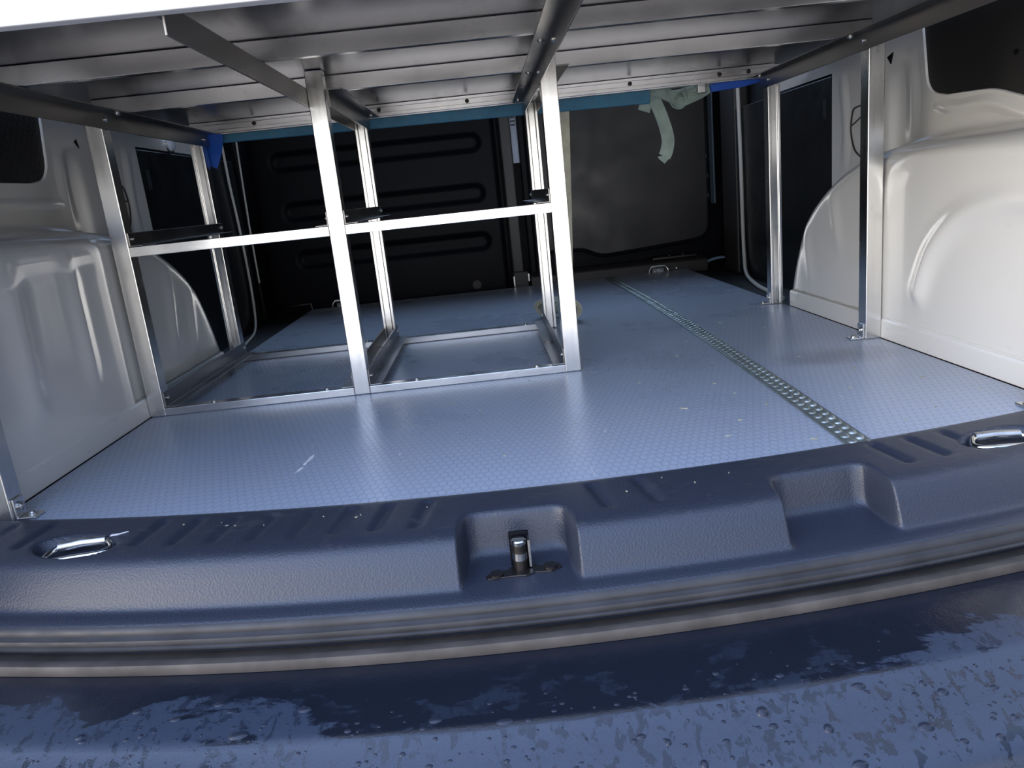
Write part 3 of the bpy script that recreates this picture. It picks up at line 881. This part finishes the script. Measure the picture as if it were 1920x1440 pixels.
BUMP = [(.56, -.0700), (.545, -.0692), (.530, -.0686), (.510, -.0692), (.490, -.0708), (.474, -.0724), (.466, -.0734), (.4605, -.0744), (.4565, -.0766), (.447, -.0812), (.435, -.0856), (.420, -.0912), (.408, -.0958), (.4015, -.0990), (.3975, -.1030), (.394, -.110), (.388, -.135), (.385, -.22), (.56, -.22)]
def bump_z(yo):
    for i in range(len(BUMP)-1):
        a, b = BUMP[i], BUMP[i+1]
        if b[0] <= yo <= a[0]:
            t = (yo-a[0])/(b[0]-a[0]); n = Vector((0, -(b[1]-a[1]), (b[0]-a[0]))).normalized()
            if n.z < 0: n = -n
            return a[1]+(b[1]-a[1])*t, n
    return -.07, Vector((0, 0, 1))
bm = BM(); sweep(bm, BUMP[::-1], XS)
tag(obj('bumper', bm, 'bumper', smooth=True, angle=80), 'wet dark rear bumper across the bottom of the picture', 'bumper')

# water drops: too many to count
bm = BM()
rnd = random.Random(5)
def drop(x, yo, r, el=1.0, rot=0):
    z, n = bump_z(yo)
    dome(bm, (x, yo+KX*x*x, z-.0002), r*el, r, r*.42, 9, 3, n)
for i in range(620):
    x = rnd.uniform(-.62, .62)
    if rnd.random() < .72: yo = rnd.uniform(.402, .457)
    else: yo = .462+abs(rnd.gauss(0, .016))
    if yo > .50 and -.15 < x < .3: continue
    drop(x, yo, min(.0034, .0006+abs(rnd.gauss(0, .0008))), rnd.uniform(.8, 1.7))
for x, yo, r, el in [(-.245, .468, .0042, 2.0), (-.30, .486, .003, 1.6), (-.27, .50, .003, 1.5), (-.20, .49, .0034, 1.7), (-.37, .47, .003, 1.3), (-.05, .463, .003, 2.4), (-.335, .495, .0028, 1.6), (.13, .448, .0045, 1.0), (.17, .43, .004, .9), (.08, .42, .0036, .8), (.235, .42, .004, 1.5), (.26, .44, .0035, 1.2), (.06, .437, .003, .8), (.28, .405, .003, 1.1), (.18, .405, .0036, 1.6), (-.1, .47, .003, 1.8)]:
    drop(x, yo, r, el)
tag(obj('water_drops', bm, 'water', smooth=True, angle=80), 'water drops scattered over the wet bumper', 'water drops', kind='stuff')

# ------------------------------------------------------------------ lashing eyes
def lashing_eye():
    root = thing('lashing_eye', 'chromed lashing eye set in the sill at the left end', 'lashing eye', (0, 0, 0), 'lashing eyes around the floor')
    bm = BM()
    ring = catmull([(-.030, -.003, .0035), (-.024, -.0135, .0035), (0, -.0150, .0040), (.024, -.0135, .0035), (.030, -.003, .0035), (.021, .0105, .0062), (0, .0115, .0072), (-.021, .0105, .0062)], 6, True)
    tube(bm, ring, .0030, 12, True); obj('ring', bm, 'chrome', root, smooth=True)
    bm = BM(); box(bm, -.017, .017, -.007, .006, -.0028, -.0015); obj('base_plate', bm, 'zinc', root, bevel=.0007)
    bm = BM(); tube(bm, [(-.0215, .0108, .0062), (0, .0116, .0072), (.0215, .0108, .0062)], .0048, 14); obj('ring_sleeve', bm, 'zinc', root, smooth=True)
    bm = BM(); dome(bm, (-.010, -.002, -.0016), .005, .005, .0025, 14, 3); obj('screw', bm, 'zinc', root, smooth=True)
    bm = BM(); dome(bm, (.010, -.002, -.0016), .005, .005, .0025, 14, 3); obj('screw', bm, 'zinc', root, smooth=True)
    return root
le = lashing_eye()
le.location = (EYES[0][0], EYES[0][1]+KX*EYES[0][0]**2, -.0055); le.rotation_euler = (0, 0, .14)
def copy_thing(src, loc, rot, label):
    c = src.copy(); C.objects.link(c); c.location = loc; c.rotation_euler = rot; c['label'] = label
    for ch in src.children:
        k = ch.copy(); C.objects.link(k); k.parent = c
    return c
copy_thing(le, (EYES[1][0], EYES[1][1]+KX*EYES[1][0]**2, -.0055), (0, 0, -.10), 'chromed lashing eye set in the sill at the right end')
copy_thing(le, (.497, 2.362, .006), (1.25, 0, 0), 'lashing eye on the threshold at the back end of the right floor half')
copy_thing(le, (-.498, 2.385, .004), (1.0, 0, .1), 'lashing eye at the back left of the floor, partly behind a post')

# ------------------------------------------------------------------ latch striker in the middle pocket
root = thing('latch_striker', 'steel latch striker pin standing in the middle pocket of the loading sill', 'latch striker', (-.027, .616, -.036))
cx, cy = -.027, .6135
bm = BM()
for z0, h, r, mt in ((-.036, .011, .0062, 0),): cyl(bm, (cx, cy, z0), (0, 0, 1), r, h, 24)
obj('pin_foot', bm, 'steel_dark', root, smooth=True)
bm = BM(); cyl(bm, (cx, cy, -.0255), (0, 0, 1), .0068, .0065, 28); obj('bright_collar', bm, 'chrome', root, smooth=True)['label'] = 'polished bright collar'
bm = BM(); cyl(bm, (cx, cy, -.019), (0, 0, 1), .0062, .008, 24)
for z in (-.0165, -.0145): cyl(bm, (cx, cy, z), (0, 0, 1), .0067, .0008, 24)
obj('pin_shaft', bm, 'steel_dark', root, smooth=True)
bm = BM(); cyl(bm, (cx, cy, -.0112), (0, 0, 1), .0066, .0032, 28, .0069); cyl(bm, (cx, cy, -.008), (0, 0, 1), .0069, .001, 28, .0058); obj('pin_head', bm, 'chrome', root, smooth=True)
bm = BM(); prism(bm, [(cx-.0085, .622), (cx+.0095, .622), (cx+.0095, .6255), (cx-.0085, .6255)], 2, -.0365, -.004); obj('back_plate', bm, 'black', root, bevel=.001)
bm = BM(); box(bm, cx+.0078, cx+.0098, .612, .624, -.034, -.0085); obj('side_plate', bm, 'zinc', root)
bm = BM()
pl = [(cx-.030, .600), (cx-.032, .606), (cx-.026, .611), (cx-.012, .6135), (cx-.006, .622), (cx+.010, .622), (cx+.016, .615), (cx+.034, .6165), (cx+.036, .609), (cx+.026, .603), (cx+.012, .604), (cx+.004, .600), (cx-.008, .601)]
prism(bm, pl, 2, -.0372, -.0352); obj('base_plate', bm, 'steel_dark', root, bevel=.0006)
for dx, yy in ((-.022, .605), (.026, .610)):
    bm = BM(); cyl(bm, (cx+dx, yy, -.0352), (0, 0, 1), .0062, .0022, 18); obj('screw', bm, 'steel_dark', root, smooth=True)

# ------------------------------------------------------------------ crumbs on the floor
bm = BM(); rnd = random.Random(11)
def flake(x, y, z, l, w, a):
    c, s = math.cos(a), math.sin(a)
    pts = [(-l, 0), (-l*.3, w), (l*.6, w*.7), (l, 0), (l*.2, -w), (-l*.6, -w*.6)]
    prism(bm, [(x+px*c-py*s, y+px*s+py*c) for px, py in pts], 2, z+.0001, z+.0008)
for px, py in [(.30, .76), (.345, .745), (.42, .93), (.33, .93), (.27, 1.02), (.36, 1.02), (.52, .94), (.25, .85), (.22, .80), (.41, 1.45), (.45, 1.30), (.30, .90), (.20, .92), (.47, 1.02), (.38, 1.7)]:
    flake(px, py, 0, rnd.uniform(.003, .006), rnd.uniform(.0008, .0016), rnd.uniform(0, 3))
for i in range(70):
    x = rnd.uniform(-.1, .55); y = rnd.uniform(.76, 2.2)
    if abs(x-.345) < .035: continue
    flake(x, y, 0, rnd.uniform(.001, .003), rnd.uniform(.0004, .0009), rnd.uniform(0, 3))
for i in range(26):
    x = rnd.uniform(-.40, .30); yo = rnd.uniform(.662, .69)
    if any(a-.03 < x < b+.03 for a, b in POCK): continue
    flake(x, yo+KX*x*x, .0047, rnd.uniform(.0008, .002), rnd.uniform(.0004, .0008), rnd.uniform(0, 3))
tag(obj('dry_crumbs', bm, 'leafbit'), 'pale dry crumbs and plant bits strewn over the floor', 'debris', kind='stuff')
bm = BM(); prism(bm, [(-.2725, .862), (-.2695, .862), (-.2675, .872), (-.2645, .886), (-.2665, .896), (-.2700, .888), (-.2705, .876)], 2, .0002, .0009)
tag(obj('paint_chip', bm, 'chip'), 'larger white paint chip on the floor in front of the rack', 'paint chip')
bm = BM(); prism(bm, [(-.2755, .832), (-.2735, .838), (-.2710, .842), (-.2690, .851), (-.2715, .853), (-.2745, .847)], 2, .0002, .0007)
tag(obj('paint_chip', bm, 'chip'), 'smaller thin white paint chip, the one nearer the sill', 'paint chip')
bm = BM(); prism(bm, [(-.4205, .6585), (-.414, .6595), (-.405, .665), (-.4065, .6655), (-.413, .6625), (-.4205, .662)], 2, .0047+.0, .0054)
bmesh.ops.translate(bm, vec=(-.002, KX*.17+.0, 0), verts=bm.verts)
tag(obj('paint_chip', bm, 'chip'), 'thin white flake on the sill beside the left lashing eye', 'paint chip')

# ------------------------------------------------------------------ world: overcast, blue above, a bright low band behind the viewer
w = bpy.data.worlds.new('overcast_sky'); sc.world = w; w.use_nodes = True
nt = w.node_tree; nt.nodes.clear()
out = nd(nt, 'ShaderNodeOutputWorld'); bg = nd(nt, 'ShaderNodeBackground'); lk(nt, bg.outputs[0], out.inputs[0])
d = nd(nt, 'ShaderNodeTexCoord').outputs['Generated']
sep = nd(nt, 'ShaderNodeSeparateXYZ'); lk(nt, d, sep.inputs[0])
SKY_UP, SKY_LOW, GROUND = (.85, 1.12, 1.85), (.21, .275, .39), (.085, .080, .078)
sky = mixc(nt, ramp(nt, sep.outputs[2], .30, .92), SKY_LOW, SKY_UP)
side = vmath(nt, 'SCALE', sky); lk(nt, ramp(nt, sep.outputs[0], -.5, .6, 1.0, .25), side.inputs['Scale'])   # darker towards the right
base = mixc(nt, ramp(nt, sep.outputs[2], -.16, .06), GROUND, side.outputs[0])
def lobe(az, el, k, saz, sel, col, strength):
    """soft patch of sky centred at azimuth az (0 = behind the viewer, + = viewer's right), elevation el"""
    a = math.radians(az)
    ax = vmath(nt, 'DOT_PRODUCT', d, (math.cos(a), math.sin(a), 0)).outputs['Value']        # sideways of the centre
    fw = vmath(nt, 'DOT_PRODUCT', d, (math.sin(a), -math.cos(a), 0)).outputs['Value']
    ang = math_n(nt, 'ARCTAN2', ax, fw)
    e = math_n(nt, 'ARCSINE', sep.outputs[2])
    u = math_n(nt, 'DIVIDE', ang, math.radians(saz)); v = math_n(nt, 'DIVIDE', math_n(nt, 'SUBTRACT', e, math.radians(el)), math.radians(sel))
    r2 = math_n(nt, 'ADD', math_n(nt, 'POWER', math_n(nt, 'ABSOLUTE', u), k), math_n(nt, 'POWER', math_n(nt, 'ABSOLUTE', v), k))
    g = math_n(nt, 'MULTIPLY', math_n(nt, 'EXPONENT', math_n(nt, 'MULTIPLY', r2, -1.0)), strength)
    n = vmath(nt, 'SCALE', tuple(col)); lk(nt, g, n.inputs['Scale'])
    return n.outputs[0]
tot = base
for L in [(-2, -1.5, 4, 22, 8.5, (1.0, .97, .93), 2.1),
          (-62, 8, 2, 25, 18, (1.0, .91, .79), 4.6),
          (30, -.5, 4, 12, 8, (1.0, .95, .88), 1.0),
          (180, 50, 2, 70, 15, (.50, .72, 1.05), 2.8),  # patch of sky ahead, added to light the rear floor
          (-14, 34, 2, 42, 17, (.48, .66, 1.10), 1.2)]:
    tot = vmath(nt, 'ADD', tot, lobe(*L)).outputs[0]
lk(nt, tot, bg.inputs['Color']); bg.inputs['Strength'].default_value = 1.0

# ------------------------------------------------------------------ camera
f_px, pitch, yaw, roll = 1419.3, math.radians(14.147), math.radians(.738), math.radians(-6.071)
cp, sp, cy_, sy_ = math.cos(pitch), math.sin(pitch), math.cos(yaw), math.sin(yaw)
fw = Vector((sy_*cp, cy_*cp, -sp)); rt = Vector((cy_, -sy_, 0)); up = rt.cross(fw)
r_ = rt*math.cos(roll) + up*math.sin(roll); u_ = -rt*math.sin(roll) + up*math.cos(roll)
cam = bpy.data.cameras.new('camera'); co = bpy.data.objects.new('camera', cam); C.objects.link(co)
cam.sensor_width = 36; cam.lens = 36*f_px/1920; cam.clip_start = .01
co.matrix_world = Matrix(((r_.x, u_.x, -fw.x, -.0258), (r_.y, u_.y, -fw.y, 0), (r_.z, u_.z, -fw.z, .2883), (0, 0, 0, 1)))
sc.camera = co
sc.view_settings.view_transform = 'Standard'; sc.view_settings.look = 'None'
sc.view_settings.gamma = 1; sc.view_settings.use_curve_mapping = False
sc.view_settings.exposure = 1.2
